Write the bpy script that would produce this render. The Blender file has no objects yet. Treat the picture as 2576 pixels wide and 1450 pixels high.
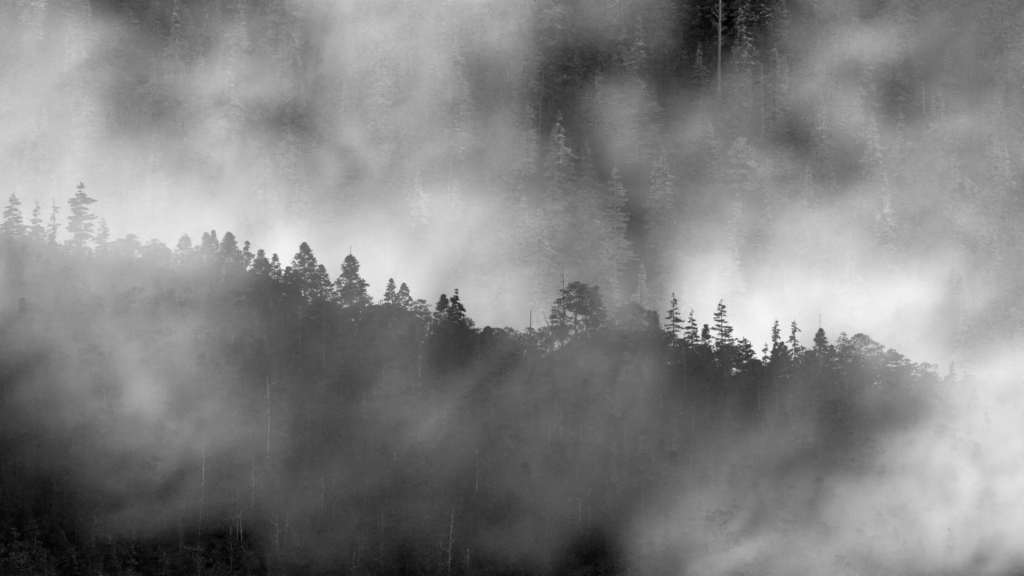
import bpy, math, random
import numpy as np
from mathutils import Vector, noise as mnoise

S = bpy.context.scene
COL = S.collection

# ------------------------------------------------------------------ camera
CAM_D = 900.0                     # metres from the camera to the ridge crest
PPM = 8.05                        # photograph pixels (2576 wide) per metre at the ridge
cam_d = bpy.data.cameras.new('camera')
cam = bpy.data.objects.new('camera', cam_d); COL.objects.link(cam)
cam.location = (0, -CAM_D, 0); cam.rotation_euler = (math.radians(90), 0, 0)
cam_d.sensor_width = 36; cam_d.lens = 36 * CAM_D / (2576 / PPM)
cam_d.clip_start = 1; cam_d.clip_end = 6000
S.camera = cam

# ------------------------------------------------------------------ light (black and white, so neutral)
SUN_EL, SUN_AZ = 52.0, 58.0       # high on the right and a little behind the ridge, a veiled sun
w = bpy.data.worlds.new('World'); S.world = w; w.use_nodes = True
nt = w.node_tree; nt.nodes.clear()
sky = nt.nodes.new('ShaderNodeTexSky'); sky.sky_type = 'NISHITA'; sky.sun_disc = False
sky.sun_elevation = math.radians(SUN_EL); sky.sun_rotation = math.radians(SUN_AZ)
sky.air_density = 1.0; sky.dust_density = 4.0; sky.ozone_density = 1.0
bw = nt.nodes.new('ShaderNodeRGBToBW'); bg = nt.nodes.new('ShaderNodeBackground'); wo = nt.nodes.new('ShaderNodeOutputWorld')
bg.inputs['Strength'].default_value = 0.15
nt.links.new(sky.outputs[0], bw.inputs[0]); nt.links.new(bw.outputs[0], bg.inputs['Color']); nt.links.new(bg.outputs[0], wo.inputs['Surface'])
sd = bpy.data.lights.new('sun', 'SUN'); sd.energy = 1.4; sd.angle = math.radians(14); sd.color = (1, 1, 1)
so = bpy.data.objects.new('sun', sd); COL.objects.link(so)
_a, _e = math.radians(SUN_AZ), math.radians(SUN_EL)
so.rotation_euler = Vector((math.sin(_a) * math.cos(_e), math.cos(_a) * math.cos(_e), math.sin(_e))).to_track_quat('Z', 'Y').to_euler()

S.view_settings.view_transform = 'Standard'; S.view_settings.look = 'None'
S.view_settings.gamma = 1; S.view_settings.use_curve_mapping = False
S.view_settings.exposure = 1.4
S.render.engine = 'CYCLES'
c = S.cycles
c.max_bounces = 6; c.diffuse_bounces = 2; c.glossy_bounces = 1; c.transmission_bounces = 1
c.volume_bounces = 5; c.transparent_max_bounces = 4
c.volume_step_rate = 4.0; c.volume_max_steps = 256
c.use_adaptive_sampling = False
c.use_denoising = True
c.caustics_reflective = False; c.caustics_refractive = False

def at(px, py, Y=0.0):
    "a point of the photograph (2576 wide) put at depth Y"
    k = (CAM_D + Y) / CAM_D / PPM
    return Vector(((px - 1288) * k, Y, (725 - py) * k))

# ------------------------------------------------------------------ materials (greys)
def mat(name, col, var=0.3, scale=0.6, rough=0.9, transl=0.0):
    m = bpy.data.materials.new(name); m.use_nodes = True
    t = m.node_tree; t.nodes.clear()
    out = t.nodes.new('ShaderNodeOutputMaterial')
    tc = t.nodes.new('ShaderNodeTexCoord'); oi = t.nodes.new('ShaderNodeObjectInfo')
    nz = t.nodes.new('ShaderNodeTexNoise'); nz.inputs['Scale'].default_value = scale; nz.inputs['Detail'].default_value = 3
    t.links.new(tc.outputs['Object'], nz.inputs['Vector'])
    mr = t.nodes.new('ShaderNodeMapRange'); mr.inputs['From Min'].default_value = 0.3; mr.inputs['From Max'].default_value = 0.7
    mr.inputs['To Min'].default_value = col * (1 - var); mr.inputs['To Max'].default_value = col * (1 + var)
    t.links.new(nz.outputs[0], mr.inputs['Value'])
    mr2 = t.nodes.new('ShaderNodeMapRange'); mr2.inputs['To Min'].default_value = 0.75; mr2.inputs['To Max'].default_value = 1.25
    t.links.new(oi.outputs['Random'], mr2.inputs['Value'])
    mu = t.nodes.new('ShaderNodeMath'); mu.operation = 'MULTIPLY'
    t.links.new(mr.outputs[0], mu.inputs[0]); t.links.new(mr2.outputs[0], mu.inputs[1])
    df = t.nodes.new('ShaderNodeBsdfDiffuse'); t.links.new(mu.outputs[0], df.inputs['Color'])
    if transl:
        tr = t.nodes.new('ShaderNodeBsdfTranslucent'); t.links.new(mu.outputs[0], tr.inputs['Color'])
        mx = t.nodes.new('ShaderNodeMixShader'); mx.inputs[0].default_value = transl
        t.links.new(df.outputs[0], mx.inputs[1]); t.links.new(tr.outputs[0], mx.inputs[2]); t.links.new(mx.outputs[0], out.inputs['Surface'])
    else:
        t.links.new(df.outputs[0], out.inputs['Surface'])
    return m
M_LEAF = mat('dark_foliage', 0.02, 0.35, 0.5)  # near and ridge foliage: the slope's deep shade is put into these dark greys
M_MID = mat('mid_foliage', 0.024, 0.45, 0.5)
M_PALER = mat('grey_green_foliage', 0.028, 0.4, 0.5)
M_FAR = mat('wet_lit_foliage', 0.11, 0.5, 0.4)  # wet far foliage, brightened so its colour carries light on the mountainside
M_FAR_DARK = mat('shaded_foliage', 0.05, 0.4, 0.35)  # dark copy of the far foliage, shade put into its colour for contrast
M_LIT = mat('lit_far_foliage', 0.23, 0.4, 0.35)  # bright copy of the far foliage, light on the branches painted into the colour
M_BARK = mat('bark', 0.06, 0.3, 1.5)
M_PALE = mat('bleached_wood', 0.34, 0.2, 1.5)
M_DULL = mat('grey_dead_wood', 0.22, 0.3, 1.5)
M_SNAG = mat('weathered_snag', 0.08, 0.3, 1.5)
M_GROUND = mat('forest_floor', 0.02, 0.4, 0.05)

# ------------------------------------------------------------------ terrain
CREST_PX = np.array([-800, -300, 0, 300, 600, 900, 1200, 1400, 1600, 1800, 2000, 2200, 2400, 2576, 2900, 3400])
CREST_PY = np.array([560, 600, 640, 690, 765, 835, 905, 915, 905, 945, 955, 985, 1015, 1035, 1080, 1160])
CREST_X = (CREST_PX - 1288) / PPM; CREST_Z = (725 - CREST_PY) / PPM
def smax(a, b, k): return 0.5 * (a + b + np.sqrt((a - b) ** 2 + k * k))
def wob(x, y):
    return (np.sin(x * 0.045 + 1.3) * np.cos(y * 0.038 + 0.6) * 4 + np.sin(x * 0.11 + y * 0.07) * 2.0 + np.sin(x * 0.021 - y * 0.03 + 2) * 5)
def ground(x, y):
    x = np.asarray(x, float); y = np.asarray(y, float)
    cz = np.interp(x, CREST_X, CREST_Z)
    cz = cz + np.clip(-x - 260, 0, None) * 0.1 - np.clip(x - 262, 0, None) * 0.12
    front = cz - 0.80 * np.clip(-y - 3, 0, None) - 0.75 * np.clip(y - 6, 0, None)
    back = -62 + (y - 105) * 0.98 - x * 0.05 + wob(x, y) * np.clip((y - 60) / 60, 0, 1) * 1.1
    back = np.minimum(back, 420 + y * 0.05)
    near = -2 - (y + CAM_D) * 0.9
    near = np.minimum(near, 1100 + 0 * y)  # unseen hillside behind the camera, raised to block low sky light
    floor = -175 + wob(x, y) * 0.6
    z = smax(front + wob(x, y) * 0.25 * np.clip(np.abs(y) / 30, 0, 1), back, 10)
    z = smax(z, smax(near - 4, floor, 20), 14)
    return z
def gz(x, y): return float(ground(x, y))

def mesh_np(name, V, F, mats):
    "V (n,3), F (m,k) k = 3 or 4"
    me = bpy.data.meshes.new(name)
    V = np.asarray(V, np.float32); F = np.asarray(F, np.int32)
    me.vertices.add(len(V)); me.vertices.foreach_set('co', V.ravel())
    k = F.shape[1]
    me.loops.add(F.size); me.loops.foreach_set('vertex_index', F.ravel())
    me.polygons.add(len(F)); me.polygons.foreach_set('loop_start', np.arange(0, F.size, k, dtype=np.int32))
    me.update(calc_edges=True)
    for m in mats: me.materials.append(m)
    return me
def link(name, data, parent=None):
    o = bpy.data.objects.new(name, data); COL.objects.link(o)
    if parent is not None: o.parent = parent
    return o
def tag(o, label=None, cat=None, group=None, kind=None):
    for k, v in (('label', label), ('category', cat), ('group', group), ('kind', kind)):
        if v: o[k] = v
    return o

def axis(lo, hi, dlo, dhi, fine, coarse):
    a = list(np.arange(dlo, dhi + .1, fine)); s = coarse; v = dlo - s
    L = []
    while v > lo: L.append(v); s *= 1.35; v -= s
    L.append(lo); v = dhi; s = coarse; R = []; v += s
    while v < hi: R.append(v); s *= 1.35; v += s
    R.append(hi)
    return np.array(L[::-1] + a + R)
gx = axis(-3000, 3000, -260, 260, 5, 8); gy = axis(-3000, 3000, -930, 480, 5, 10)
GX, GY = np.meshgrid(gx, gy); GZ = ground(GX, GY)
rngG = np.random.default_rng(4); GZ = GZ + rngG.normal(0, 0.35, GZ.shape) * (np.abs(GY + CAM_D) > 20)
nx, ny = len(gx), len(gy)
i = np.arange(nx * ny).reshape(ny, nx)
F = np.stack([i[:-1, :-1], i[:-1, 1:], i[1:, 1:], i[1:, :-1]], -1).reshape(-1, 4)
terr = link('terrain', mesh_np('terrain', np.stack([GX, GY, GZ], -1).reshape(-1, 3), F, [M_GROUND]))
for p in terr.data.polygons: pass
terr.data.polygons.foreach_set('use_smooth', np.ones(len(F), bool))
tag(terr, 'steep forested ridge, hidden valley and mountainside', kind='structure')

# ------------------------------------------------------------------ tree geometry
class Geo:
    def __init__(s): s.V = []; s.F = []; s.n = 0
    def add(s, V, F):
        s.V.append(V); s.F.append(F + s.n); s.n += len(V)
    def build(s, name, m):
        return mesh_np(name, np.concatenate(s.V), np.concatenate(s.F), [m])
def tube(g, pts, radii, sides=6):
    pts = np.asarray(pts, float); n = len(pts)
    t = np.gradient(pts, axis=0); t /= np.linalg.norm(t, axis=1, keepdims=True) + 1e-9
    ref = np.where(np.abs(t[:, 2:3]) > 0.9, np.array([[1., 0, 0]]), np.array([[0, 0, 1.]]))
    a = np.cross(t, ref); a /= np.linalg.norm(a, axis=1, keepdims=True); b = np.cross(t, a)
    th = np.arange(sides) / sides * 2 * math.pi
    R = np.asarray(radii)[:, None, None]
    V = pts[:, None, :] + R * (np.cos(th)[None, :, None] * a[:, None, :] + np.sin(th)[None, :, None] * b[:, None, :])
    k = np.arange(sides); k2 = (k + 1) % sides; F = []
    for j in range(n - 1):
        F.append(np.stack([j * sides + k, j * sides + k2, (j + 1) * sides + k2, (j + 1) * sides + k], -1))
    # caps (pinched quads at both ends)
    V = V.reshape(-1, 3)
    g.add(V, np.concatenate(F))
def leaves(g, C, U, ln, wd, rng, flat=0.6):
    "diamond shaped sprays of needles or leaves: centre C, direction U"
    n = len(C)
    U = U / (np.linalg.norm(U, axis=1, keepdims=True) + 1e-9)
    N = rng.normal(0, 1, (n, 3)); N[:, 2] = N[:, 2] * (1 - flat) + flat * 2
    W = np.cross(U, N); W /= np.linalg.norm(W, axis=1, keepdims=True) + 1e-9
    ln = np.asarray(ln).reshape(-1, 1) * np.ones((n, 1)); wd = np.asarray(wd).reshape(-1, 1) * np.ones((n, 1))
    V = np.stack([C - U * ln * .5, C + W * wd * .5 + U * ln * .1, C + U * ln * .5, C - W * wd * .5 - U * ln * .05], 1).reshape(-1, 3)
    F = np.arange(4 * n).reshape(-1, 4)
    g.add(V, F)

def trunk_line(h, rng, lean=0.0, bend=0.15, n=9):
    t = np.linspace(0, 1, n)
    ph = rng.uniform(0, 6.28, 2)
    x = lean * h * t + bend * np.sin(t * 4 + ph[0]) * t; y = bend * np.sin(t * 5 + ph[1]) * t
    return np.stack([x, y, t * h], -1)
def on_line(L, z):
    return np.stack([np.interp(z, L[:, 2], L[:, 0]), np.interp(z, L[:, 2], L[:, 1]), z], -1)

def conifer(h, w, seed, c0=0.15, shape=0.9, tiers=16, per=7, droop=0.25, dens=9.0, size=0.7, layer=0.25, lean=0.0, ragged=0.35, rise=0.0, asym=0.0, leaf=None, bark=None, sprig=0.45, tip=0.0):
    """tiered conifer: c0 crown start, shape>1 narrow top, <1 rounded top; layer jitter of tiers; top bare leader"""
    rng = np.random.default_rng(seed)
    gT, gL = Geo(), Geo()
    L = trunk_line(h, rng, lean)
    r0 = 0.016 * h + 0.05
    tube(gT, L, r0 * (1 - np.linspace(0, 1, len(L)) * 0.93), 6)
    dead = rng.random(tiers * per)
    hc = h * (1 - tip)
    for k in range(tiers):
        f = (k + rng.uniform(-.3, .3)) / tiers
        f = min(max(f, 0), 0.995)
        tf = rng.uniform(1 - ragged, 1 + ragged * .4)
        npb = max(3, int(per * (1.15 - 0.5 * f)))
        gap = rng.uniform(0, 6.28); tside = rng.uniform(0, .35)
        for q in range(npb):
            az = rng.uniform(0, 6.28)
            if rng.random() < ragged * 0.35: continue
            ff = min(f + rng.normal(0, layer / tiers), 0.997)
            z = c0 * h + (hc - c0 * h) * ff
            r = w / 2 * ((1 - ff) ** shape) * min(1, 0.55 + 2.2 * ff) * min(1, .15 + (1 - ff) / .2) * tf * rng.uniform(.65, 1.1) + 0.25
            r *= (1 + asym * math.cos(az)) * (1 + tside * math.cos(az - gap)); dr = droop * rng.uniform(.3, 1.8); ri = rise + rng.normal(0, .08)
            b0 = on_line(L, np.array([z]))[0]
            s = np.linspace(0, 1, 5)
            dz = r * (ri * s - dr * s ** 1.6 + 0.08 * s ** 4)
            P = np.stack([b0[0] + np.cos(az) * r * s, b0[1] + np.sin(az) * r * s, z + dz], -1)
            tube(gT, P, np.maximum(0.018 * r + 0.015, 0.02) * (1.15 - s), 3)
            n = int(max(5, dens * r))
            u = rng.uniform(0.15, 1, n) ** 0.75
            C = np.stack([np.interp(u, s, P[:, j]) for j in range(3)], -1)
            lat = rng.normal(0, 1, n) * sprig * (0.35 + 0.32 * r * (1 - u) + .1)
            side = np.array([-math.sin(az), math.cos(az), 0])
            C = C + lat[:, None] * side[None] + rng.normal(0, 0.14, (n, 3)) - np.array([0, 0, 1]) * np.abs(lat)[:, None] * 0.25
            U = np.array([math.cos(az), math.sin(az), -droop * .8]) + side[None] * (np.sign(lat) * rng.uniform(0.2, 1.2, n))[:, None] + rng.normal(0, .25, (n, 3))
            leaves(gL, C, U, size * rng.uniform(.6, 1.25, n), size * 0.42 * rng.uniform(.6, 1.3, n), rng)
    if tip > 0.0:
        zz = np.linspace(hc, h, 14)
        B = on_line(L, zz)
        for p in B[::1]:
            az = rng.uniform(0, 6.28); q = p + np.array([math.cos(az), math.sin(az), .3]) * 0.45
            tube(gT, [p, q], [.03, .012], 3)
    else:
        n = 14; zz = rng.uniform(h - 1.2, h + 0.1, n); C = on_line(L, zz)
        leaves(gL, C, rng.normal(0, .5, (n, 3)) + np.array([0, 0, .9]), size * .7, size * .25, rng)
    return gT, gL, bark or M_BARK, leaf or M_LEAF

def clumpy(h, w, seed, c0=0.35, prof='dome', n=70, cr=1.1, leafn=46, size=0.42, flatc=0.55, lean=0.0, holes=0.15, asym=0.0, leaf=None, bark=None, depth=1.0, tr=1.0):
    """tree whose foliage sits in many separate clumps at the ends of rising limbs"""
    rng = np.random.default_rng(seed)
    gT, gL = Geo(), Geo()
    L = trunk_line(h * 0.93, rng, lean, 0.35)
    r0 = (0.018 * h + 0.06) * tr
    tube(gT, L, r0 * (1 - np.linspace(0, 1, len(L)) * 0.85), 6)
    made = 0; pts = []
    while made < n:
        t = rng.random() ** 0.9
        if prof == 'dome': R = math.sqrt(max(0, 1 - t ** 2.2)) * min(1, .6 + t * 2)
        elif prof == 'cone': R = (1 - t) ** 0.72 * min(1, .55 + t * 2.2)
        elif prof == 'column': R = (1 - t ** 2.2) ** .75 * (0.75 + .25 * math.sin(t * 17 + seed))
        elif prof == 'umbrella': R = (0.35 + 0.65 * min(1, t * 1.6)) * math.sqrt(max(0, 1 - max(0, t - .55) ** 2 / .2025))
        elif prof == 'round': R = math.sqrt(max(0, 1 - (2 * t - 1) ** 2))
        az = rng.uniform(0, 6.28); rr = math.sqrt(rng.uniform(0.12, 1)) * R * w / 2 * (1 + asym * math.cos(az))
        z = h * c0 + h * (1 - c0) * t
        lump = mnoise.noise(Vector((math.cos(az) * rr * .22 + seed, math.sin(az) * rr * .22, z * .3)))
        made += 1
        if lump < -0.36 + holes and rng.random() < .65: continue
        c = on_line(L, np.array([min(z, h * .93)]))[0]
        p = np.array([c[0] + math.cos(az) * rr, c[1] + math.sin(az) * rr * depth, z - 0.35 * cr])
        pts.append(p)
    for p in pts:
        rr = math.hypot(p[0], p[1])
        zb = max(h * c0 * .75, p[2] - rr * rng.uniform(.35, .8) - .5); zb = min(zb, h * .9)
        b = on_line(L, np.array([zb]))[0]
        if rr > 0.8 and rng.random() < 0.6:
            mid = b * .45 + p * .55 + np.array([0, 0, -.15 * rr]) + rng.normal(0, .15, 3)
            tube(gT, [b, mid, p], [0.02 + 0.022 * rr * tr, 0.02 + .012 * rr * tr, .025], 4)
        c_r = cr * rng.uniform(.65, 1.35) * (0.6 + .4 * (1 - (p[2] - h * c0) / (h * (1 - c0) + .01)) + .15)
        k = int(leafn * rng.uniform(.8, 1.2) * max(.5, (c_r / cr) ** 2))
        D = rng.normal(0, 1, (k, 3)); D /= np.linalg.norm(D, axis=1, keepdims=True)
        q = rng.uniform(0.3, 1, k) ** .6
        C = p + D * (q * c_r)[:, None] * np.array([1, 1, flatc])
        U = D * np.array([1, 1, .4]) + rng.normal(0, .5, (k, 3))
        leaves(gL, C, U, size * rng.uniform(.6, 1.3, k), size * .6 * rng.uniform(.6, 1.3, k), rng, .45)
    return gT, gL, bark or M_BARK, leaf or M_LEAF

def snag(h, seed, lean=0.0, r=0.22, twigs=10, tl=2.0, fork=None, bark=None, bend=0.4, lo=0.35, up=0.5):
    "dead bare trunk with broken branches"
    rng = np.random.default_rng(seed)
    gT, parts = Geo(), []
    L = trunk_line(h, rng, lean, bend, 12)
    tube(gT, L, r * (1 - np.linspace(0, 1, 12) * .8), 7)
    for k in range(twigs):
        z = h * rng.uniform(lo, .99); b = on_line(L, np.array([z]))[0]; az = rng.uniform(0, 6.28)
        l = tl * rng.uniform(.35, 1.1) * (1.1 - .4 * z / h)
        s = np.linspace(0, 1, 5)[:, None]
        d = np.array([math.cos(az), math.sin(az), up]); e = rng.normal(0, .35, 3) + np.array([0, 0, .5 * up])
        P = b + d * s * l + e * s ** 2 * l * .6
        gB = Geo(); parts.append(gB)
        tube(gB, P, (0.035 + .012 * l) * (1.1 - s[:, 0]) * (r / .22) ** .5, 4)
        for _ in range(3):
            j = rng.uniform(.3, 1); q = P[0] + (P[-1] - P[0]) * j
            q = np.array([np.interp(j, s[:, 0], P[:, i]) for i in range(3)])
            tube(gB, [q, q + rng.normal(0, .3, 3) * l * .5 + np.array([0, 0, .1 * l]), q + rng.normal(0, .4, 3) * l * .7 + np.array([0, 0, .25 * l])], [.03, .022, .012], 3)
    if fork:
        for (z, dx, dz) in fork:
            b = on_line(L, np.array([z]))[0]; s = np.linspace(0, 1, 6); gB = Geo(); parts.append(gB)
            P = np.stack([b[0] + dx * s ** .8, b[1] + .25 * dx * np.sin(s * 3), b[2] + dz * s ** 1.4], -1)
            tube(gB, P, r * .55 * (1.05 - s * .85), 5)
    return gT, parts, bark or M_SNAG, bark or M_SNAG

def plant(kind, spec, x, y, label, cat='tree', group=None, sink=0.4, name=None, rz=0.0, second='crown'):
    gT, gL, mb, ml = spec
    e = link(name or kind, None); e.location = (x, y, gz(x, y) - sink); e.rotation_euler = (0, 0, rz)
    tag(e, label, cat, group)
    link('trunk', gT.build('trunk', mb), e)
    if isinstance(gL, list):
        for g in gL: link('branch', g.build('branch', ml), e)
    elif gL.n: link(second, gL.build(second, ml), e)
    return e
def plant_px(kind, fn, px, top, wpx, label, Y=None, base=None, group=None, second='crown', seed=0, **kw):
    "a tree whose top stands at photograph pixel (px, top) and whose crown is wpx wide"
    Y = Y if Y is not None else -2.0
    p = at(px, top, Y); g = gz(p.x, Y) - 0.4
    if base is not None: pass
    h = p.z - g
    args = dict(kw)
    if fn is clumpy:
        wpx *= 1.8 if args.get('prof') in ('cone', 'column') else 1.3
        if args.get('prof') in ('cone', 'column'): args['n'] = int(args.get('n', 70) * 3.7); args['cr'] = args.get('cr', 1.1) * .8; args.setdefault('leafn', 34)
        else: args['n'] = int(args.get('n', 70) * 1.9)
    if fn is conifer:
        wpx *= 1.4; args['dens'] = args.get('dens', 9) * 1.7; args['per'] = int(args.get('per', 7) * 1.25)
    if fn is snag: spec = snag(h, seed, **args)
    else: spec = fn(h, wpx / PPM, seed, **args)
    return plant(kind, spec, p.x - kw.get('lean', 0) * h, Y, label, group=group, second=second)

# ------------------------------------------------------------------ trees along the ridge crest, left to right
CON, CLU = conifer, clumpy
RG = 'trees standing along the ridge crest'
def ridge(fn, px, top, w, label, kind='conifer_tree', **kw):
    if fn is clumpy and 290 < px < 1180: w *= 1.16; kw['n'] = int(kw.get('n', 70) * 1.25)
    return plant_px(kind, fn, px, top, w, label, group=RG, **kw)
R_ = ridge
R_(CON, 32, 484, 78, 'pale broad conifer at the left end of the ridge, its tip ragged', seed=1, tiers=18, per=8, shape=.75, c0=.2, layer=.7, Y=-4)
R_(CON, 94, 503, 42, 'small pale conifer between the broad left end tree and the sparse twisted one', seed=2, tiers=14, shape=.9, Y=1)
R_(CON, 137, 500, 26, 'sparse twisted tree with a few tufts left of the tall layered conifer', seed=3, tiers=8, per=4, shape=.2, c0=.45, dens=8, ragged=.9, rise=.2, lean=.012, Y=-3)
R_(CON, 203, 456, 66, 'tall layered conifer in flat tiers, highest tree of the whole ridge', seed=4, tiers=13, per=9, shape=.42, c0=.35, layer=.3, droop=.12, dens=14, size=.8, ragged=.5, sprig=.7, Y=-2)
R_(CON, 258, 543, 56, 'pale bushy conifer right of the tall layered conifer', seed=5, tiers=15, per=8, shape=.8, c0=.2, Y=-5)
R_(CLU, 298, 600, 48, 'low rounded tree on the left slope of the ridge beside the bushy conifer', kind='broadleaf_tree', seed=6, prof='round', c0=.3, n=45, Y=0)
R_(CLU, 328, 588, 44, 'lumpy rounded tree with a knob at the top left of the umbrella shaped pine', kind='broadleaf_tree', seed=7, prof='dome', c0=.3, n=55, Y=-3)
R_(CLU, 389, 601, 62, 'umbrella shaped pine with thin trunk showing in the gap below its crown', kind='pine_tree', seed=8, prof='dome', c0=.52, n=46, cr=1.0, Y=-1)
R_(CLU, 366, 640, 34, 'small thin crowned tree tucked under the left side of the umbrella shaped pine', kind='broadleaf_tree', seed=9, prof='round', c0=.45, n=20, Y=2)
R_(CLU, 420, 622, 34, 'small round tree touching the right side of the umbrella shaped pine', kind='broadleaf_tree', seed=10, prof='dome', c0=.3, n=36, Y=-2)
R_(CLU, 468, 587, 46, 'open layered pine between the small round tree and the paired tops', kind='pine_tree', seed=11, prof='cone', c0=.3, n=52, cr=.9, Y=-3)
R_(CLU, 495, 614, 30, 'low round topped tree left of the pair of close tops', kind='broadleaf_tree', seed=12, prof='dome', c0=.3, n=34, Y=-1)
R_(CLU, 519, 581, 34, 'left one of the two close rounded tops', kind='pine_tree', seed=13, prof='cone', c0=.25, n=55, Y=-4)
R_(CLU, 536, 579, 28, 'right one of the two close rounded tops', kind='pine_tree', seed=14, prof='column', c0=.3, n=45, cr=.9, Y=0)
R_(CLU, 574, 584, 66, 'large broad rounded conifer where the ridge starts to darken', kind='pine_tree', seed=15, prof='cone', c0=.15, n=120, cr=1.2, Y=-4)
R_(CLU, 619, 606, 26, 'narrow loose pine right behind the large broad rounded conifer', kind='pine_tree', seed=16, prof='column', c0=.35, n=32, cr=.8, Y=1)
R_(CLU, 657, 627, 54, 'dense dark conical tree left of the tallest pine with bare trunk', kind='pine_tree', seed=17, prof='cone', c0=.15, n=100, cr=1.15, Y=-4)
R_(CLU, 692, 638, 34, 'loose narrow pine leaning on the right side of the dense dark cone', kind='pine_tree', seed=18, prof='cone', c0=.3, n=44, cr=.8, Y=0)
R_(CLU, 725, 670, 44, 'lower dark pine between the dense cone and the tall bare trunked pine', kind='pine_tree', seed=19, prof='cone', c0=.15, n=70, Y=-5)
R_(CLU, 767, 610, 56, 'tall round topped pine with long bare trunk against bright fog', kind='pine_tree', seed=20, prof='cone', c0=.42, n=84, cr=.95, Y=-1)
R_(CLU, 742, 676, 30, 'slim dark tree hugging the left side of the tall round topped pine', kind='pine_tree', seed=21, prof='column', c0=.1, n=46, cr=.9, Y=-3)
R_(CLU, 808, 665, 54, 'open crowned pine with see through tiers right of the tall round topped pine', kind='pine_tree', seed=22, prof='cone', c0=.2, n=72, cr=.85, flatc=.4, holes=-.05, Y=-1)
R_(CLU, 840, 733, 32, 'short tree filling the gap between the open pine and the columnar conifer', kind='broadleaf_tree', seed=23, prof='dome', c0=.1, n=36, Y=-3)
R_(CLU, 882, 640, 56, 'tall columnar conifer with a thin bare tip and shelving clumps', kind='pine_tree', seed=24, prof='column', c0=.2, n=130, cr=.95, flatc=.42, Y=-3)
R_(CON, 883, 621, 18, 'spindly leader rising out of the columnar conifer', kind='conifer_tree', seed=25, tiers=18, per=4, shape=.5, c0=.5, tip=.03, dens=6, size=.4, Y=-3)
R_(CLU, 911, 712, 26, 'thin wispy tree on the right shoulder of the columnar conifer', kind='pine_tree', seed=26, prof='cone', c0=.2, n=30, cr=.7, Y=0)
R_(CLU, 926, 742, 30, 'low bush crowned tree right of the wispy shoulder tree', kind='broadleaf_tree', seed=27, prof='dome', c0=.1, n=28, Y=-2)
R_(CLU, 950, 762, 34, 'low dark rounded tree left of the two lacy pines', kind='broadleaf_tree', seed=28, prof='dome', c0=.1, n=34, Y=-4)
R_(CLU, 987, 700, 36, 'left lacy pine, narrower, with a knobbly pointed top', kind='pine_tree', seed=29, prof='cone', c0=.25, n=50, cr=.75, flatc=.42, Y=-1)
R_(CLU, 1018, 712, 48, 'right lacy pine, wider, with light showing through its crown', kind='pine_tree', seed=30, prof='cone', c0=.2, n=70, cr=.62, leafn=30, holes=-.1, Y=-2)
R_(CLU, 1056, 752, 40, 'small black round headed pine on a thin stem', kind='pine_tree', seed=31, prof='round', c0=.55, n=34, cr=.9, Y=-6)
R_(CLU, 1119, 740, 46, 'dark pointed tree joined to the left flank of the broad jagged fir', kind='pine_tree', seed=32, prof='cone', c0=.1, n=72, Y=-3)
R_(CON, 1148, 727, 70, 'broad jagged fir with stepped right edge at the middle of the ridge', kind='fir_tree', seed=33, tiers=17, per=9, shape=.72, c0=.1, dens=15, droop=.3, layer=.6, ragged=.15, Y=-4)
R_(CLU, 1175, 795, 46, 'rounded dark tree under the right edge of the broad jagged fir', kind='broadleaf_tree', seed=34, prof='dome', c0=.1, n=55, Y=-6)
R_(CLU, 1228, 820, 56, 'dense dark egg shaped tree in the dip right of the jagged fir', kind='broadleaf_tree', seed=35, prof='cone', c0=.05, n=95, Y=-5)
R_(CLU, 1254, 836, 18, 'tiny tufted sapling right of the egg shaped tree', kind='broadleaf_tree', seed=36, prof='round', c0=.4, n=12, cr=.6, Y=0)
R_(CLU, 1293, 829, 52, 'low spreading tree between the sapling and the thin snag', kind='broadleaf_tree', seed=37, prof='umbrella', c0=.35, n=42, Y=-2)
R_(snag, 1335, 779, 8, 'thin broken snag standing alone in the dip of the ridge', kind='dead_tree', seed=38, twigs=6, tl=.8, r=.42, bend=.1, Y=-2, second='branch')
R_(CLU, 1349, 824, 56, 'low rounded tree at the foot of the thin broken snag', kind='broadleaf_tree', seed=39, prof='dome', c0=.1, n=60, Y=-5)
R_(snag, 1388, 772, 8, 'forked dead tree with two bare crooked arms', kind='dead_tree', seed=40, twigs=8, tl=1.6, r=.4, bend=.3, fork=[(10.5, -2.9, 5.5)], Y=-3, second='branch')
R_(CLU, 1382, 820, 44, 'small flat crowned tree leaning below the forked dead tree', kind='pine_tree', seed=41, prof='umbrella', c0=.55, n=26, Y=-3)
R_(snag, 1416, 686, 10, 'tall bare snag with a curly twig crown above the flat topped pines', kind='dead_tree', seed=42, twigs=18, tl=2.8, r=.4, bend=.25, lo=.72, up=.25, Y=0, second='branch')
R_(CLU, 1417, 745, 54, 'dark pine with layered crown directly under the curly snag', kind='pine_tree', seed=43, prof='round', c0=.42, n=64, flatc=.42, Y=-3)
R_(CLU, 1412, 782, 46, 'lower pine with a flat lobe reaching left below the curly snag', kind='pine_tree', seed=44, prof='umbrella', c0=.5, n=44, Y=-5)
R_(CLU, 1449, 708, 62, 'tallest flat topped pine with shelf like branches on the left', kind='pine_tree', seed=45, prof='umbrella', c0=.62, n=60, flatc=.38, Y=-2)
R_(CLU, 1474, 712, 44, 'flat topped pine with visible trunk right of the tallest one', kind='pine_tree', seed=46, prof='umbrella', c0=.6, n=44, Y=0)
R_(CLU, 1498, 718, 42, 'pointed pine at the right edge of the flat topped cluster', kind='pine_tree', seed=47, prof='cone', c0=.45, n=56, cr=.9, Y=-2)
R_(CLU, 1508, 780, 38, 'small leaning pine below the pointed pine of the cluster', kind='pine_tree', seed=48, prof='round', c0=.4, n=34, Y=-3)
R_(CLU, 1470, 800, 76, 'rounded bushy tree filling the foot of the flat topped cluster', kind='broadleaf_tree', seed=49, prof='dome', c0=.1, n=90, Y=-6)
R_(CLU, 1535, 803, 58, 'left lower lobe tree beside the great dome', kind='broadleaf_tree', seed=50, prof='dome', c0=.2, n=60, Y=-3)
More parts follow.
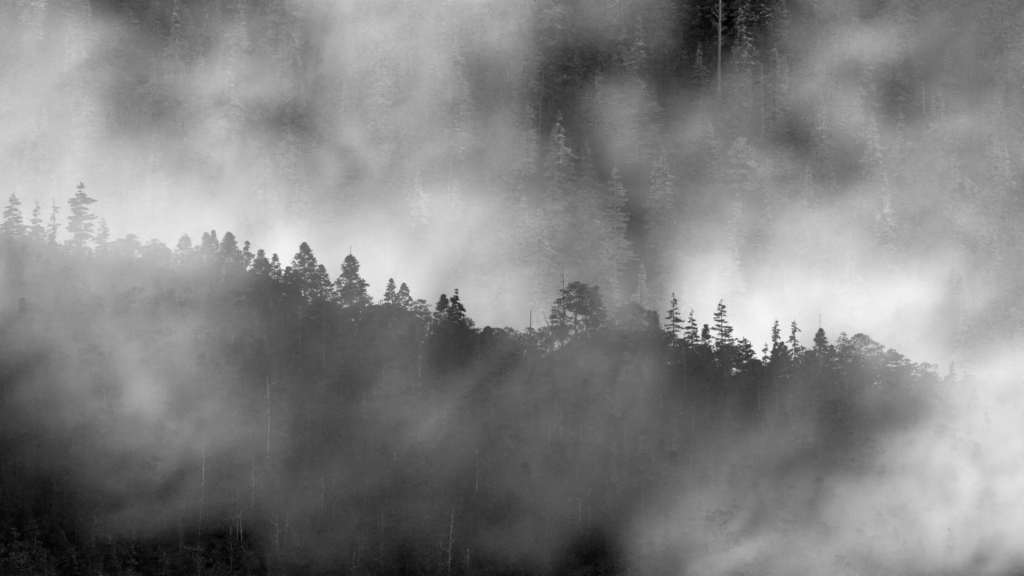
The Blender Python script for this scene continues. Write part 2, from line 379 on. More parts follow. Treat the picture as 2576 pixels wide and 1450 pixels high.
R_(CLU, 1592, 761, 128, 'great dome shaped broadleaf tree, widest crown of the ridge', kind='broadleaf_tree', seed=51, prof='dome', c0=.18, n=240, cr=1.25, leafn=50, Y=-2)
R_(CLU, 1645, 779, 30, 'small pointed tree against the right side of the great dome', kind='pine_tree', seed=52, prof='cone', c0=.1, n=52, Y=-4)
R_(CON, 1694, 737, 88, 'spire topped fir with long level branches right of the dome', kind='fir_tree', seed=53, tiers=19, per=5, shape=.95, c0=.08, dens=15, droop=.22, rise=.08, layer=1.0, size=.6, ragged=.5, Y=-2)
R_(CON, 1742, 777, 58, 'narrower fir between the level branched fir and the small black cone', kind='fir_tree', seed=54, tiers=19, per=6, shape=.95, c0=.08, dens=12, layer=.6, Y=-3)
R_(CLU, 1776, 815, 36, 'small black cone left of the tall open fir', kind='pine_tree', seed=155, prof='cone', c0=.05, n=60, Y=-5)
R_(CON, 1816, 754, 80, 'tall open fir with upswept tufted branches and visible trunk', kind='fir_tree', seed=156, tiers=22, per=5, shape=.55, c0=.12, dens=15, droop=.12, rise=.12, layer=1.0, size=.55, ragged=.5, Y=-1)
R_(CON, 1869, 848, 50, 'short feathery conifer right of the tall open fir', kind='conifer_tree', seed=57, tiers=12, per=8, shape=.5, c0=.1, droop=.05, rise=.3, dens=12, Y=-3)
R_(CLU, 1905, 905, 34, 'knee high looking bush tree in the low gap of the ridge', kind='broadleaf_tree', seed=58, prof='dome', c0=.1, n=26, Y=-3)
R_(CON, 1951, 804, 20, 'left skinny drooping spire, tip bent to the right', kind='conifer_tree', seed=59, tiers=20, per=4, shape=.15, c0=.2, droop=.7, dens=18, size=.6, ragged=.7, lean=.012, sprig=.3, Y=-1)
R_(CLU, 1968, 860, 52, 'black cone shaped conifer between the two skinny spires', kind='conifer_tree', seed=60, prof='cone', c0=.05, n=105, cr=1.0, Y=-4)
R_(CON, 2000, 803, 26, 'right skinny drooping spire with a forked flat tip', kind='conifer_tree', seed=61, tiers=19, per=4, shape=.12, c0=.1, droop=.6, dens=18, size=.6, ragged=.7, sprig=.3, Y=-1)
R_(CLU, 2025, 905, 44, 'low bush tree right of the forked skinny spire', kind='broadleaf_tree', seed=62, prof='dome', c0=.05, n=34, Y=-3)
R_(CLU, 2062, 826, 50, 'cone shaped conifer topped by a needle thin bare spike', kind='conifer_tree', seed=63, prof='cone', c0=.1, n=100, cr=.95, Y=-3)
R_(snag, 2063, 789, 5, 'needle thin bare spike standing in the cone shaped conifer', kind='dead_tree', seed=64, twigs=14, tl=.6, r=.16, bend=.05, lo=.72, Y=-3, second='branch')
R_(CLU, 2040, 880, 36, 'low shoulder tree left of the spiked conifer', kind='broadleaf_tree', seed=65, prof='dome', c0=.1, n=36, Y=-2)
R_(CLU, 2093, 867, 34, 'small cone between the spiked conifer and the big rounded crown', kind='pine_tree', seed=66, prof='cone', c0=.1, n=50, Y=-3)
R_(CLU, 2121, 836, 34, 'round tufted tree at the left of the big rounded crown', kind='broadleaf_tree', seed=67, prof='round', c0=.4, n=34, Y=0)
R_(CLU, 2163, 838, 98, 'big rounded crown at the right part of the ridge', kind='broadleaf_tree', seed=68, prof='dome', c0=.15, n=170, cr=1.2, Y=-3)
R_(CLU, 2208, 860, 40, 'rounded tree joined to the right side of the big rounded crown', kind='broadleaf_tree', seed=69, prof='dome', c0=.15, n=50, Y=-4)
R_(CON, 2243, 877, 92, 'windswept cedar with flat shelves stepping down to the right', kind='cedar_tree', seed=70, tiers=11, per=9, shape=.5, c0=.15, layer=.3, droop=.12, rise=.1, dens=18, size=.8, asym=.3, sprig=.9, Y=-3)
R_(CON, 2322, 922, 44, 'faint fog bleached fir right of the windswept cedar', kind='fir_tree', seed=71, tiers=12, per=7, shape=.8, c0=.1, Y=-3)
R_(CLU, 2350, 945, 34, 'faint low tree right of the fog bleached fir', kind='broadleaf_tree', seed=72, prof='dome', c0=.1, n=30, Y=-2)
R_(CON, 2395, 908, 36, 'very faint pointed conifer nearly swallowed by the fog on the right', kind='conifer_tree', seed=73, tiers=12, per=7, shape=.8, c0=.1, Y=-3)
R_(CLU, 2440, 940, 60, 'very faint broad tree nearly swallowed by the fog at the far right', kind='broadleaf_tree', seed=74, prof='dome', c0=.1, n=60, Y=-3)

# ------------------------------------------------------------------ repeated trees
def copy_thing(o, loc, rz, sc, label=None, group=None):
    r = o.copy(); COL.objects.link(r); r.location = loc; r.rotation_euler = (0, 0, rz); r.scale = sc
    if label: r['label'] = label
    if group: r['group'] = group
    for ch in o.children:
        q = ch.copy(); COL.objects.link(q); q.parent = r
    return r
def proto(kind, spec):
    "unplaced prototype: meshes only"
    gT, gL, mb, ml = spec
    return (kind, gT.build('trunk', mb), gL.build('crown', ml))
def place(pr, x, y, rz, sc, label, group):
    kind, mt, ml = pr
    e = link(kind, None); e.location = (x, y, gz(x, y) - .5); e.rotation_euler = (0, 0, rz); e.scale = (sc[0], sc[0], sc[1])
    tag(e, label, 'tree', group)
    link('trunk', mt, e); link('crown', ml, e)
    return e
N_H, B_H = 18.0, 34.0
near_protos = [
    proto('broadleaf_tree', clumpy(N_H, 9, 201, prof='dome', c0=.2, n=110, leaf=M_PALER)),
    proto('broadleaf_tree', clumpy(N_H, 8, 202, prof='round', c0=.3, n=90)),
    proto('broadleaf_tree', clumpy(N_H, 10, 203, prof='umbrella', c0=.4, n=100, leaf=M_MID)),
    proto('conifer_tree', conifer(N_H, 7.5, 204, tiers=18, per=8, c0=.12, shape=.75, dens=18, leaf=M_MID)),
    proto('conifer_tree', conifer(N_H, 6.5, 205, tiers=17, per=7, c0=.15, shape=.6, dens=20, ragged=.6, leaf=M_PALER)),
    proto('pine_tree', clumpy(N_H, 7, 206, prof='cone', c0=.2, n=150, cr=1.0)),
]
FK = dict(dens=15, size=1.15, sprig=.8)
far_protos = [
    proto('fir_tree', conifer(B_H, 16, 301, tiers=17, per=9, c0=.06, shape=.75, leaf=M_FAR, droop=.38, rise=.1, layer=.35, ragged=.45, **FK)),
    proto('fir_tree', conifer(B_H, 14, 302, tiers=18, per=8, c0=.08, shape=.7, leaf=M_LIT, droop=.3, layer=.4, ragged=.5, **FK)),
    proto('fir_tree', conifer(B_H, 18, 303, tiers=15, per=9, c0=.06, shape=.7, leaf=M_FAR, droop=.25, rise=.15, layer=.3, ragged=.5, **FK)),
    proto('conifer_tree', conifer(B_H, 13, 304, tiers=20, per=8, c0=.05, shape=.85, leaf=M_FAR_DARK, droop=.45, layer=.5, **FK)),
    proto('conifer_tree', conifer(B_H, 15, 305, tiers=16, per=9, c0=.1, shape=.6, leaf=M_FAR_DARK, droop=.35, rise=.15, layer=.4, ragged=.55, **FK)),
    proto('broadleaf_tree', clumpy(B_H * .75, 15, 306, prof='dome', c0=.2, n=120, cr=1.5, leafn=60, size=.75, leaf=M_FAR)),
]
rng = np.random.default_rng(77)
def scatter(x0, x1, y0, y1, d):
    P = []
    for yy in np.arange(y0, y1, d):
        for xx in np.arange(x0, x1, d):
            P.append((xx + rng.uniform(-.45, .45) * d, yy + rng.uniform(-.45, .45) * d))
    return P
def in_view(x, y, m=8): return abs(x) < 160 * (900 + y) / 900 + m
near_pts, far_pts = [], []
for x, y in scatter(-175, 175, -128, -6, 5.6):
    if not in_view(x, y): continue
    z = gz(x, y)
    if z + 22 < -90 * (900 + y) / 900: continue
    cap = 7 + 0.8 * abs(y)
    h = min(rng.uniform(13, 22), max(cap, 5) + rng.uniform(0, 3))
    near_pts.append((x, y, h))
def far_y(px, py, off):
    for Y in np.arange(90, 330, 1.0):
        p = at(px, py, Y)
        if gz(p.x, Y) + off > p.z: return float(Y)
    return 300.0
# more bleached trunks, alike and half hidden
sn = [snag(17, 701 + k, r=.13 + .02 * k, twigs=9, tl=1.5, bark=[M_DULL, M_SNAG, M_SNAG][k], bend=.3, lo=.45) for k in range(3)]
sn_mesh = [(q[0].build('trunk', q[2]), [g.build('branch', q[2]) for g in q[1]]) for q in sn]
def place_snag(k, x, y, h, lean, label, group):
    e = link('dead_tree', None); e.location = (x, y, gz(x, y) - .5); e.rotation_euler = (rng.normal(0, lean), rng.normal(0, lean), rng.uniform(0, 6.28)); e.scale = (h / 17 * 1.0, h / 17 * 1.0, h / 17)
    tag(e, label, 'tree', group); link('trunk', sn_mesh[k][0], e)
    for bm_ in sn_mesh[k][1]: link('branch', bm_, e)
for k in range(36):
    y = rng.uniform(-118, -12); x = rng.uniform(-130, 130)
    if rng.random() < .45: x = rng.uniform(-100, 0); y = rng.uniform(-118, -75)
    place_snag(int(rng.integers(3)), x, y, rng.uniform(15, 25), .04, 'thin dead trunk in the misty forest of the near slope', 'thin dead trunks on the near slope')
for k in range(26):
    y = rng.uniform(110, 270); x = rng.uniform(-200, 200)
    place_snag(int(rng.integers(3)), x, y, rng.uniform(28, 42), .03, 'grey dead trunk on the fog veiled mountainside behind the ridge', 'dead trunks on the far mountainside')
KEEP = [(lx, far_y(lx, ly, lh), lw) for lx, ly, lh, lw in ((1811, 215, 2, 42), (1917, 300, 2, 26), (2324, 300, 4, 20), (1548, 415, 44, 40), (1610, 195, 38, 46), (1872, 345, 30, 40), (1390, 400, 34, 34))]
for x, y in scatter(-240, 240, 92, 318, 9.5):
    ppx = 1288 + x * PPM * CAM_D / (CAM_D + y)
    if any(abs(ppx - lx) < lw and ly - 18 < y < ly + 7 for lx, ly, lw in KEEP): continue
    if not in_view(x, y, 14): continue
    far_pts.append((x, y, rng.uniform(20, 44)))

# low trees along the crest
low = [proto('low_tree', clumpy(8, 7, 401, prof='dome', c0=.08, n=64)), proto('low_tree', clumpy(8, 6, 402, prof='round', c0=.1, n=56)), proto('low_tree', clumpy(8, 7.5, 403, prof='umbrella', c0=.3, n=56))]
LOWL = 'low dark tree filling the space under the taller trees along the ridge crest'
for x in np.arange(-168, 168, 1.9):
    y = rng.uniform(-9, 3); h = rng.uniform(6.5, 12) * (1 if x > -60 else 1.1); xx = x + rng.uniform(-1, 1)
    px = 1288 + xx * PPM
    if 1385 < px < 1412 or 755 < px < 785 or 1905 < px < 1935 : h *= .72
    if px < 470: h *= .68
    if 1310 < px < 1385 or px > 1835: h *= .72
    place(low[rng.integers(3)], xx, y, rng.uniform(0, 6.28), (rng.uniform(.8, 1.15), h / 8), LOWL, 'low trees along the ridge crest')

def forest(name, pts, protos, H, n_ind, key, label, group, stuff_label):
    pts = sorted(pts, key=key)
    for (x, y, h) in pts[:n_ind]:
        k = int(rng.integers(len(protos)))
        place(protos[k], x, y, rng.uniform(0, 6.28), (h / H * rng.uniform(.85, 1.15), h / H), label.replace('KIND', protos[k][0].split('_')[0]), group.replace('KIND', protos[k][0].split('_')[0]))
    rest = pts[n_ind:]
    return rest
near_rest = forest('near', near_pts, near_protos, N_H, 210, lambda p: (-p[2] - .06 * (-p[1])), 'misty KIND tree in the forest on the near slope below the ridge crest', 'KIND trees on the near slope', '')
far_rest = forest('far', far_pts, far_protos, B_H, 210, lambda p: (abs(p[0] - 55) * .5 + abs(p[1] - 190) * .4 - p[2]), 'fog veiled KIND tree on the mountainside behind the ridge', 'KIND trees on the far mountainside', '')

def instanced(name, pts, protos, H, label):
    "the rest of a wood that reads as one mass: one object, the prototype trees set on its points"
    me = bpy.data.meshes.new(name); me.from_pydata([(x, y, gz(x, y) - .5) for x, y, h in pts], [], [])
    n = len(pts)
    a = me.attributes.new('size', 'FLOAT', 'POINT'); a.data.foreach_set('value', [p[2] / H for p in pts])
    a = me.attributes.new('turn', 'FLOAT', 'POINT'); a.data.foreach_set('value', list(rng.uniform(0, 6.28, n)))
    a = me.attributes.new('which', 'INT', 'POINT'); a.data.foreach_set('value', [int(v) for v in rng.integers(0, len(protos), n)])
    o = link(name, me); tag(o, label, kind='stuff')
    ng = bpy.data.node_groups.new(name, 'GeometryNodeTree')
    ng.interface.new_socket('Geometry', in_out='INPUT', socket_type='NodeSocketGeometry'); ng.interface.new_socket('Geometry', in_out='OUTPUT', socket_type='NodeSocketGeometry')
    N, Lk = ng.nodes, ng.links
    gi, go = N.new('NodeGroupInput'), N.new('NodeGroupOutput')
    def attr(nm, ty):
        q = N.new('GeometryNodeInputNamedAttribute'); q.data_type = ty; q.inputs['Name'].default_value = nm; return q.outputs['Attribute']
    join = N.new('GeometryNodeJoinGeometry')
    for k, pr in enumerate(protos):
        src = [q for q in S.objects if q.data is pr[1]][0]
        par = src.parent
        srcs = [ch for ch in par.children]
        jj = N.new('GeometryNodeJoinGeometry')
        for ch in srcs:
            oi = N.new('GeometryNodeObjectInfo'); oi.transform_space = 'ORIGINAL'; oi.inputs['Object'].default_value = ch; oi.inputs['As Instance'].default_value = True
            Lk.new(oi.outputs['Geometry'], jj.inputs[0])
        g2i = N.new('GeometryNodeGeometryToInstance'); Lk.new(jj.outputs[0], g2i.inputs[0])
        cmp = N.new('FunctionNodeCompare'); cmp.data_type = 'INT'; cmp.operation = 'EQUAL'
        Lk.new(attr('which', 'INT'), cmp.inputs[2]); cmp.inputs[3].default_value = k
        iop = N.new('GeometryNodeInstanceOnPoints')
        Lk.new(gi.outputs[0], iop.inputs['Points']); Lk.new(cmp.outputs[0], iop.inputs['Selection']); Lk.new(g2i.outputs[0], iop.inputs['Instance'])
        cx = N.new('ShaderNodeCombineXYZ'); Lk.new(attr('turn', 'FLOAT'), cx.inputs['Z'])
        Lk.new(cx.outputs[0], iop.inputs['Rotation']); Lk.new(attr('size', 'FLOAT'), iop.inputs['Scale'])
        Lk.new(iop.outputs[0], join.inputs[0])
    Lk.new(join.outputs[0], go.inputs[0])
    md = o.modifiers.new('forest', 'NODES'); md.node_group = ng
    return o
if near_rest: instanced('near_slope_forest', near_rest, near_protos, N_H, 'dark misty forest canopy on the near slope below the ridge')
if far_rest: instanced('mountainside_forest', far_rest, far_protos, B_H, 'fog veiled forest on the mountainside behind the ridge')
# woods beyond what the frame holds, for a step to the side
out_pts = []
for x, y in scatter(-420, 420, -150, 420, 13):
    if -128 < y < 92 and abs(y) < 8: pass
    if in_view(x, y, 14) and (-128 < y < -6 or 92 < y < 318): continue
    if in_view(x, y, 14) and -6 <= y <= 92: continue
    out_pts.append((x, y, rng.uniform(16, 26)))
instanced('outer_forest', out_pts, far_protos[:4], B_H, 'forest carrying on around both slopes beyond the ridge ends')

# ------------------------------------------------------------------ bare trunks seen as pale lines
def trunk_px(px, top, bot, r, label, Y, lean=0, seed=0, group='pale bare trunks in the forest', twigs=8, tl=1.6, m=None):
    p = at(px, top, Y); g = gz(p.x, Y) - .5; h = max(p.z - g, 6)
    return plant('dead_tree', snag(h, seed, lean=lean, r=r, twigs=twigs, tl=tl, bark=m or M_PALE, bend=.25), p.x - lean * h, Y, label, group=group, second='branch')
def slope_y(px, py, off=9):
    "depth at which the near slope canopy is seen at a pixel"
    for Y in np.arange(-2, -160, -1.0):
        p = at(px, py, Y)
        if gz(p.x, Y) + off < p.z: return float(Y)
    return -120.0
PALE = [(1056, 895, .17, 0, 'pale vertical trunk below the small black round headed pine'),
 (580, 1275, .20, .01, 'left one of the two bright trunks at the lower left'),
 (606, 1290, .20, -.02, 'right one of the two bright trunks at the lower left, leaning left at the foot'),
 (813, 1195, .18, .015, 'pale trunk in dark forest right of the two bright ones'),
 (1200, 1130, .17, 0, 'long thin pale trunk at the bottom centre of the slope'),
 (1108, 1350, .18, .01, 'pale trunk at the bottom edge left of the centre'),
 (1180, 1385, .20, .02, 'crooked white trunk at the bottom edge near the centre'),
 (2132, 955, .15, 0, 'thin pale trunk just below the big rounded crown'),
 (2015, 990, .13, 0, 'thin pale trunk just below the forked skinny spire'),
 (1714, 1010, .13, 0, 'left one of two thin grey trunks below the level branched fir'),
 (1744, 1015, .13, 0, 'right one of two thin grey trunks below the level branched fir'),
 (262, 975, .14, -.05, 'thin leaning trunk in the fog at the left'),
 (280, 1345, .16, 0, 'dim trunk in the blackness of the lower left corner'),
 (1460, 1250, .17, 0, 'grey trunk with wiry branches at the bottom right of centre'),
 (683, 1360, .16, -.01, 'faint trunk at the bottom between the bright pair and the centre'),
 (990, 1140, .22, 0, 'dim thick trunk in the forest left of the bottom centre')]
for k, (px, py, r, ln, lb) in enumerate(PALE):
    trunk_px(px, py, 0, r, lb, slope_y(px, py, 12) , ln, 500 + k)

# the mountainside's own landmarks
p = at(1811, -60, 262)
FB = 'bare trunks on the far mountainside'
def far_tree(fn, px, top, wpx, h, label, kind, seed, **kw):
    Y = far_y(px, top, h); p = at(px, top, Y); k = (900 + Y) / 900
    hh = p.z - gz(p.x, Y) + .5
    return plant(kind, fn(hh, wpx / PPM * k, seed, **kw), p.x, Y, label, group='landmark trees on the far mountainside')
e = trunk_px(1811, -120, 0, .75, 'huge pale bare trunk high on the dark mountainside', far_y(1811, 215, 2) - 4, .006, 601, FB, 46, 4, M_DULL)
trunk_px(1917, 165, 0, .6, 'shorter pale trunk right of the huge bare trunk', far_y(1917, 300, 2) - 6, -.01, 602, FB, 16, 2.8, M_DULL)
trunk_px(2324, 205, 0, .45, 'pale stub of a trunk in the fog on the upper right', far_y(2324, 300, 4) - 4, 0, 603, FB, 10, 2, M_DULL)
trunk_px(1384, 245, 0, .3, 'thin grey trunk in the dark hollow of the mountainside', far_y(1384, 300, 4) - 3, 0, 604, FB, 10, 2, M_DULL)
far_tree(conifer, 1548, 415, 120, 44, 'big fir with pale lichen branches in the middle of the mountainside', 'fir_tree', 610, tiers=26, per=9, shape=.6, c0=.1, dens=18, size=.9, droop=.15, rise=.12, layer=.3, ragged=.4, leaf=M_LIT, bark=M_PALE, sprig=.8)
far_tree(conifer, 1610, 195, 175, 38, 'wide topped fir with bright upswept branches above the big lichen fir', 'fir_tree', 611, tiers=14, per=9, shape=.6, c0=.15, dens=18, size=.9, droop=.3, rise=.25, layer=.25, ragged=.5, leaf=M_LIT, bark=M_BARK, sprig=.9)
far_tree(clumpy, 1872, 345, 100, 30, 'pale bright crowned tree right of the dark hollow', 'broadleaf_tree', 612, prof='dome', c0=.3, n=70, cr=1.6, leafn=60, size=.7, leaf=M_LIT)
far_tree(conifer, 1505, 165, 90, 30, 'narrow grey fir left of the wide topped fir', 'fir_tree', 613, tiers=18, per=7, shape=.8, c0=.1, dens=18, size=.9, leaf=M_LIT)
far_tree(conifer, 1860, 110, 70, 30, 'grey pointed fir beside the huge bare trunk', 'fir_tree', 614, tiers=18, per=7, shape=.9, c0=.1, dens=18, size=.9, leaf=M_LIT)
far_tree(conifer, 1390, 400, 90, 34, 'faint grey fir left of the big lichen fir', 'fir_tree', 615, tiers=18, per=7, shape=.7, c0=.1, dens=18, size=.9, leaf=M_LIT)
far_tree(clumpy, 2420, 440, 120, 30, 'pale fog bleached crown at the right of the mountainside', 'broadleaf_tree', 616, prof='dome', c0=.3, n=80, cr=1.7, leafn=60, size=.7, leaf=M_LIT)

# ------------------------------------------------------------------ fog
# how thick the fog banks are (optical depth x 100) over the ridge's front and over the valley behind it
TB = np.array([
 [34,25,18,4,10,9,16,33,51,52,70,48,57,79,57,26,15,19,8,1,0,1,7,24,11,11,10,15,10],
 [42,46,54,35,8,12,61,70,41,60,59,61,57,35,35,11,6,10,6,1,1,3,14,23,28,20,11,17,16],
 [49,59,70,44,26,63,77,65,49,57,57,56,50,15,20,5,2,6,3,7,17,12,22,23,16,10,21,15,15],
 [73,61,62,36,31,37,51,35,17,37,53,58,48,17,20,6,11,35,12,18,22,11,23,37,15,13,38,22,19],
 [104,64,54,43,47,51,103,53,22,42,59,47,39,26,33,17,8,29,25,23,24,12,7,24,30,35,48,34,23],
 [111,60,49,44,66,61,84,58,40,42,41,31,45,36,20,9,9,14,20,15,28,44,30,20,25,32,33,25,16],
 [117,60,54,45,60,64,105,110,77,64,57,57,78,61,40,28,31,3,14,21,42,56,48,49,49,45,38,16,11],
 [137,70,57,49,58,67,115,182,187,99,120,95,58,50,37,23,19,1,17,51,75,63,71,95,65,54,58,27,13],
 [142,72,57,46,54,63,110,187,241,104,155,115,63,75,64,43,26,2,37,140,143,102,106,109,104,126,130,31,9],
 [149,76,60,47,53,60,104,179,233,96,137,103,60,84,76,63,37,3,45,168,178,184,126,103,103,86,28,8,4],
 [150,76,60,47,53,60,103,177,231,95,133,101,63,97,91,82,51,5,52,168,164,189,108,93,101,91,22,7,2],
 [150,76,60,47,53,60,103,177,231,95,133,101,64,99,93,84,53,5,53,168,162,185,105,91,101,92,22,7,1],
 [150,76,60,47,53,60,103,177,231,95,133,101,64,99,93,84,53,5,53,168,162,185,105,91,101,92,22,7,1],
 [150,76,60,47,53,60,103,177,231,95,133,101,64,99,93,84,53,5,53,168,162,185,105,91,101,92,22,7,1],
 [150,76,60,47,53,60,103,177,231,95,133,101,64,99,93,84,53,5,53,168,162,185,105,91,101,92,22,7,1],
 [150,76,60,47,53,60,103,177,231,95,133,101,64,99,93,84,53,5,53,168,162,185,105,91,101,92,22,7,1],
 [150,76,60,47,53,60,103,177,231,95,133,101,64,99,93,84,53,5,53,168,162,185,105,91,101,92,22,7,1]]) / 100.0
TF = np.array([
 [0,0,0,0,0,0,0,0,0,0,0,0,0,0,0,0,0,0,0,0,0,0,0,0,0,0,0,0,0],
 [0,0,0,0,0,0,0,0,0,0,0,0,0,0,0,0,0,0,0,0,0,0,0,0,0,0,0,0,0],
 [0,0,0,0,0,0,0,0,0,0,0,0,0,0,0,0,0,0,0,0,0,0,0,0,0,0,0,0,0],
 [2,3,3,2,2,1,1,1,1,0,0,0,0,0,0,0,0,0,0,0,0,0,0,0,0,0,1,1,1],
 [8,10,13,10,7,6,5,5,3,2,2,1,1,1,1,1,1,1,1,1,1,1,1,1,1,1,2,3,3],
 [25,29,31,24,17,14,13,12,8,5,4,4,2,2,3,4,3,3,3,3,2,2,3,4,4,4,6,7,7],
 [47,49,46,42,34,31,25,20,13,9,7,7,4,4,6,6,5,7,5,5,4,4,6,10,9,8,10,13,14],
 [65,54,46,47,44,42,30,20,14,15,13,9,4,3,7,7,8,23,8,6,5,5,7,10,9,9,13,18,21],
 [82,46,39,51,50,41,25,13,10,14,19,19,5,2,9,6,9,32,5,5,5,5,8,12,15,20,26,23,24],
 [52,46,41,58,55,37,25,12,10,13,16,18,6,3,9,8,16,27,7,4,5,5,10,14,38,37,33,27,26],
 [10,30,54,64,54,34,24,9,8,13,17,21,8,5,11,13,23,25,7,4,5,5,10,11,38,39,34,49,58],
 [6,22,52,68,64,46,33,13,9,14,19,21,14,13,15,16,15,14,10,7,9,9,15,12,30,38,70,101,135],
 [2,8,16,42,46,43,25,16,14,10,11,19,20,14,14,19,13,12,17,16,19,18,18,11,19,36,77,122,133],
 [0,3,4,23,31,25,19,20,16,10,10,17,15,10,11,14,11,9,11,16,26,24,14,22,43,113,200,209,152],
 [0,1,2,11,16,10,6,9,12,16,20,19,9,6,11,13,11,10,19,40,56,36,33,56,69,86,162,217,141],
 [0,0,0,0,0,0,0,0,11,15,8,4,4,5,9,9,1,4,34,90,99,58,57,57,83,86,177,218,117],
 [0,0,0,0,0,0,0,0,0,0,0,0,0,0,0,0,0,1,28,30,18,33,39,83,85,31,17,7,2]]) / 100.0

def sample(T, px, py):
    "cubic look-up of a fog thickness table whose nodes stand 92 x 90.6 photograph pixels apart"
    u = np.clip(px / 92, 0, T.shape[1] - 1.001); v = np.clip(py / 90.625, 0, T.shape[0] - 1.001)
    def wts(f): return ((-1, .5 * (-f + 2 * f ** 2 - f ** 3)), (0, .5 * (2 - 5 * f ** 2 + 3 * f ** 3)), (1, .5 * (f + 4 * f ** 2 - 3 * f ** 3)), (2, .5 * (f ** 3 - f ** 2)))
    kr = np.floor(v).astype(int); kc = np.floor(u).astype(int); s = 0
    for d, a in wts(v - kr):
        for e, b in wts(u - kc):
            s = s + a * b * T[np.clip(kr + d, 0, T.shape[0] - 1), np.clip(kc + e, 0, T.shape[1] - 1)]
    return np.clip(s, 0, None)
X0, X1, Z0, Z1, ST = -250.0, 250.0, -135.0, 185.0, 4.0
cx_ = np.arange(X0, X1 + .1, ST); cz_ = np.arange(Z0, Z1 + .1, ST); CNX, CNZ = len(cx_), len(cz_)
AX, AZ = np.meshgrid(cx_, cz_)
crest = np.interp(AX, CREST_X, CREST_Z)
YS = np.minimum(-9.0, -(crest + 10 - AZ) / 0.8)             # canopy of the near slope
YB = np.maximum(70.0, 105 + (AZ + 62 + AX * .05) / 0.98 - 30)    # canopy of the mountainside
W_F, W_B = 60.0, 100.0
def px_of(x, z, Y):
    k = CAM_D / (CAM_D + Y) * PPM
    return 1288 + x * k, 725 - z * k
fx, fz = px_of(AX, AZ, YS - 35); bx_, bz_ = px_of(AX, AZ, YB - 55)
DF = sample(TF, fx, fz) / W_F; DB = sample(TB, bx_, bz_) / W_B

me = bpy.data.meshes.new('fog_banks')
me.from_pydata(np.stack([AX, AX * 0, AZ], -1).reshape(-1, 3).tolist(), [], [])
for nm, arr in (('front', DF), ('back', DB), ('near_canopy', YS), ('far_canopy', YB)):
    a = me.attributes.new(nm, 'FLOAT', 'POINT'); a.data.foreach_set('value', arr.astype(np.float32).ravel())
fog = link('fog_banks', me); tag(fog, 'fog banks drifting in front of and behind the wooded ridge', kind='stuff')

m = bpy.data.materials.new('fog'); m.use_nodes = True; t = m.node_tree; t.nodes.clear()
out = t.nodes.new('ShaderNodeOutputMaterial'); pv = t.nodes.new('ShaderNodeVolumePrincipled')
pv.inputs['Color'].default_value = (.99, .99, .99, 1); pv.inputs['Density'].default_value = 1.0; pv.inputs['Anisotropy'].default_value = 0.4
t.links.new(pv.outputs[0], out.inputs['Volume'])
try: m.cycles.volume_interpolation = 'LINEAR'
except Exception: pass
m['note'] = ''
del m['note']

ng = bpy.data.node_groups.new('fog_banks', 'GeometryNodeTree')
ng.interface.new_socket('Geometry', in_out='INPUT', socket_type='NodeSocketGeometry'); ng.interface.new_socket('Geometry', in_out='OUTPUT', socket_type='NodeSocketGeometry')
N, LK = ng.nodes, ng.links
gi, go = N.new('NodeGroupInput'), N.new('NodeGroupOutput')
def val(x): return x
def M(op, a, b=None, c_=None, clamp=False):
    n = N.new('ShaderNodeMath'); n.operation = op; n.use_clamp = clamp
    for k, v in enumerate((a, b, c_)):
        if v is None: continue
        if isinstance(v, (int, float)): n.inputs[k].default_value = v
        else: LK.new(v, n.inputs[k])
    return n.outputs[0]
pos = N.new('GeometryNodeInputPosition').outputs[0]
def VM(op, a, b=None, s=None):
    n = N.new('ShaderNodeVectorMath'); n.operation = op
    LK.new(a, n.inputs[0])
    if b is not None:
        if isinstance(b, tuple): n.inputs[1].default_value = b
        else: LK.new(b, n.inputs[1])
    if s is not None: n.inputs['Scale'].default_value = s
    return n.outputs[0]
def noise_(vec, scale, detail, rough=.5, colour=False, dist=0.0):
    n = N.new('ShaderNodeTexNoise'); LK.new(vec, n.inputs['Vector']); n.inputs['Scale'].default_value = scale
    n.inputs['Detail'].default_value = detail; n.inputs['Roughness'].default_value = rough; n.inputs['Distortion'].default_value = dist
    return n.outputs[1] if colour else n.outputs[0]
wv = VM('SUBTRACT', noise_(pos, .016, 3, .55, True), (.5, .5, .5))
q = VM('ADD', pos, VM('MULTIPLY', wv, (20.0, 20.0, 16.0)))
sp = N.new('ShaderNodeSeparateXYZ'); LK.new(q, sp.inputs[0])
s0 = N.new('ShaderNodeSeparateXYZ'); LK.new(pos, s0.inputs[0])
def lookup(names, sx, sz):
    u = M('DIVIDE', M('SUBTRACT', sx, X0), ST); v = M('DIVIDE', M('SUBTRACT', sz, Z0), ST)
    u = M('MINIMUM', M('MAXIMUM', u, 0.0), CNX - 1.001); v = M('MINIMUM', M('MAXIMUM', v, 0.0), CNZ - 1.001)
    iu, iv = M('FLOOR', u), M('FLOOR', v); fu, fv = M('SUBTRACT', u, iu), M('SUBTRACT', v, iv)
    base = M('MULTIPLY_ADD', iv, CNX, iu)
    res = []
    for nm in names:
        na = N.new('GeometryNodeInputNamedAttribute'); na.data_type = 'FLOAT'; na.inputs['Name'].default_value = nm
        c4 = []
        for off in (0, 1, CNX, CNX + 1):
            si = N.new('GeometryNodeSampleIndex'); si.data_type = 'FLOAT'; si.domain = 'POINT'
            LK.new(gi.outputs[0], si.inputs['Geometry']); LK.new(na.outputs[0], si.inputs['Value'])
            LK.new(M('ADD', base, off), si.inputs['Index']); c4.append(si.outputs[0])
        def lerp(a, b, f): return M('MULTIPLY_ADD', M('SUBTRACT', b, a), f, a)
        res.append(lerp(lerp(c4[0], c4[1], fu), lerp(c4[2], c4[3], fu), fv))
    return res
front, back = lookup(['front', 'back'], sp.outputs[0], sp.outputs[2])
ys, yb = lookup(['near_canopy', 'far_canopy'], s0.outputs[0], s0.outputs[2])
y = s0.outputs[1]
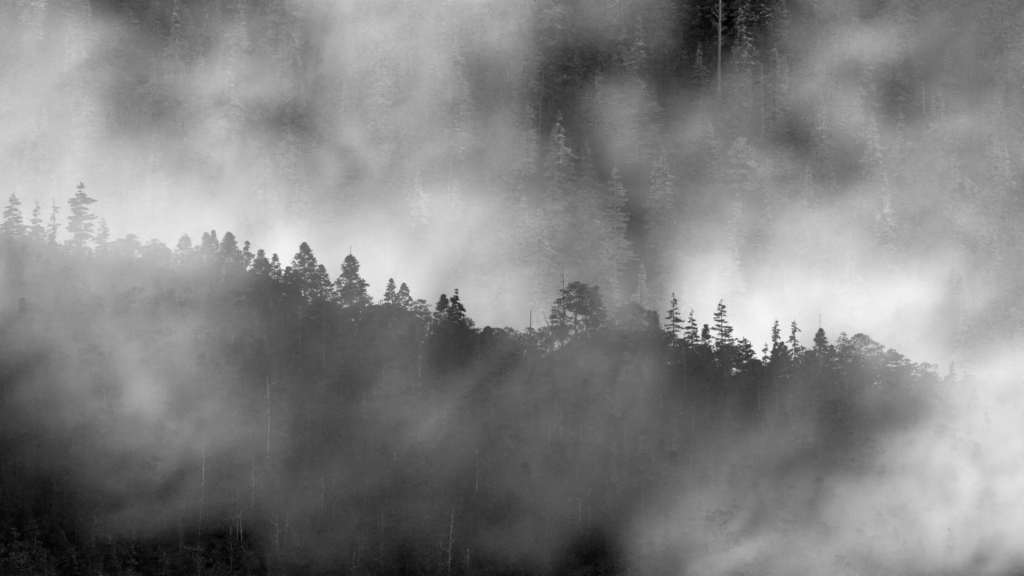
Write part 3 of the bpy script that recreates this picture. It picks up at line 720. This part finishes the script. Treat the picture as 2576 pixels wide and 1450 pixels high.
def window(lo, hi, soft):
    a = N.new('ShaderNodeMapRange'); a.interpolation_type = 'SMOOTHSTEP'; LK.new(M('SUBTRACT', y, lo), a.inputs[0]); a.inputs[1].default_value = -soft; a.inputs[2].default_value = soft
    b = N.new('ShaderNodeMapRange'); b.interpolation_type = 'SMOOTHSTEP'; LK.new(M('SUBTRACT', hi, y), b.inputs[0]); b.inputs[1].default_value = -soft; b.inputs[2].default_value = soft
    return M('MULTIPLY', a.outputs[0], b.outputs[0])
wf = window(M('SUBTRACT', ys, W_F + 5), M('SUBTRACT', ys, 5.0), 5)
wb = window(M('SUBTRACT', yb, W_B), yb, 12)
# wisps: stretched along a rising diagonal
rot = N.new('ShaderNodeVectorRotate'); rot.rotation_type = 'Y_AXIS'; rot.inputs['Angle'].default_value = math.radians(38); LK.new(q, rot.inputs[0])
wisp = VM('MULTIPLY', rot.outputs[0], (.85, .55, 1.1))
fine = noise_(wisp, .028, 6, .58, dist=.8)
tear = noise_(VM('MULTIPLY', rot.outputs[0], (.8, .7, 1.3)), .075, 5, .62, dist=.9)
both = M('MULTIPLY_ADD', M('SUBTRACT', tear, .5), .55, fine)
mod = N.new('ShaderNodeMapRange'); LK.new(both, mod.inputs[0]); mod.inputs[1].default_value = .31; mod.inputs[2].default_value = .69; mod.inputs[3].default_value = .12; mod.inputs[4].default_value = 1.9
dens = M('MULTIPLY', M('ADD', M('MULTIPLY', front, wf), M('MULTIPLY', back, wb)), mod.outputs[0])
vc = N.new('GeometryNodeVolumeCube')
LK.new(dens, vc.inputs['Density'])
VX0, VX1, VY0, VY1, VZ0, VZ1 = -232, 232, -215, 340, -130, 175
vc.inputs['Min'].default_value = (VX0, VY0, VZ0); vc.inputs['Max'].default_value = (VX1, VY1, VZ1)
VOX = 2.0
vc.inputs['Resolution X'].default_value = int((VX1 - VX0) / VOX); vc.inputs['Resolution Y'].default_value = int((VY1 - VY0) / 4.5); vc.inputs['Resolution Z'].default_value = int((VZ1 - VZ0) / VOX)
sm = N.new('GeometryNodeSetMaterial'); sm.inputs['Material'].default_value = m
LK.new(vc.outputs[0], sm.inputs[0]); LK.new(sm.outputs[0], go.inputs[0])
fog.data.materials.append(m)
md = fog.modifiers.new('fog', 'NODES'); md.node_group = ng
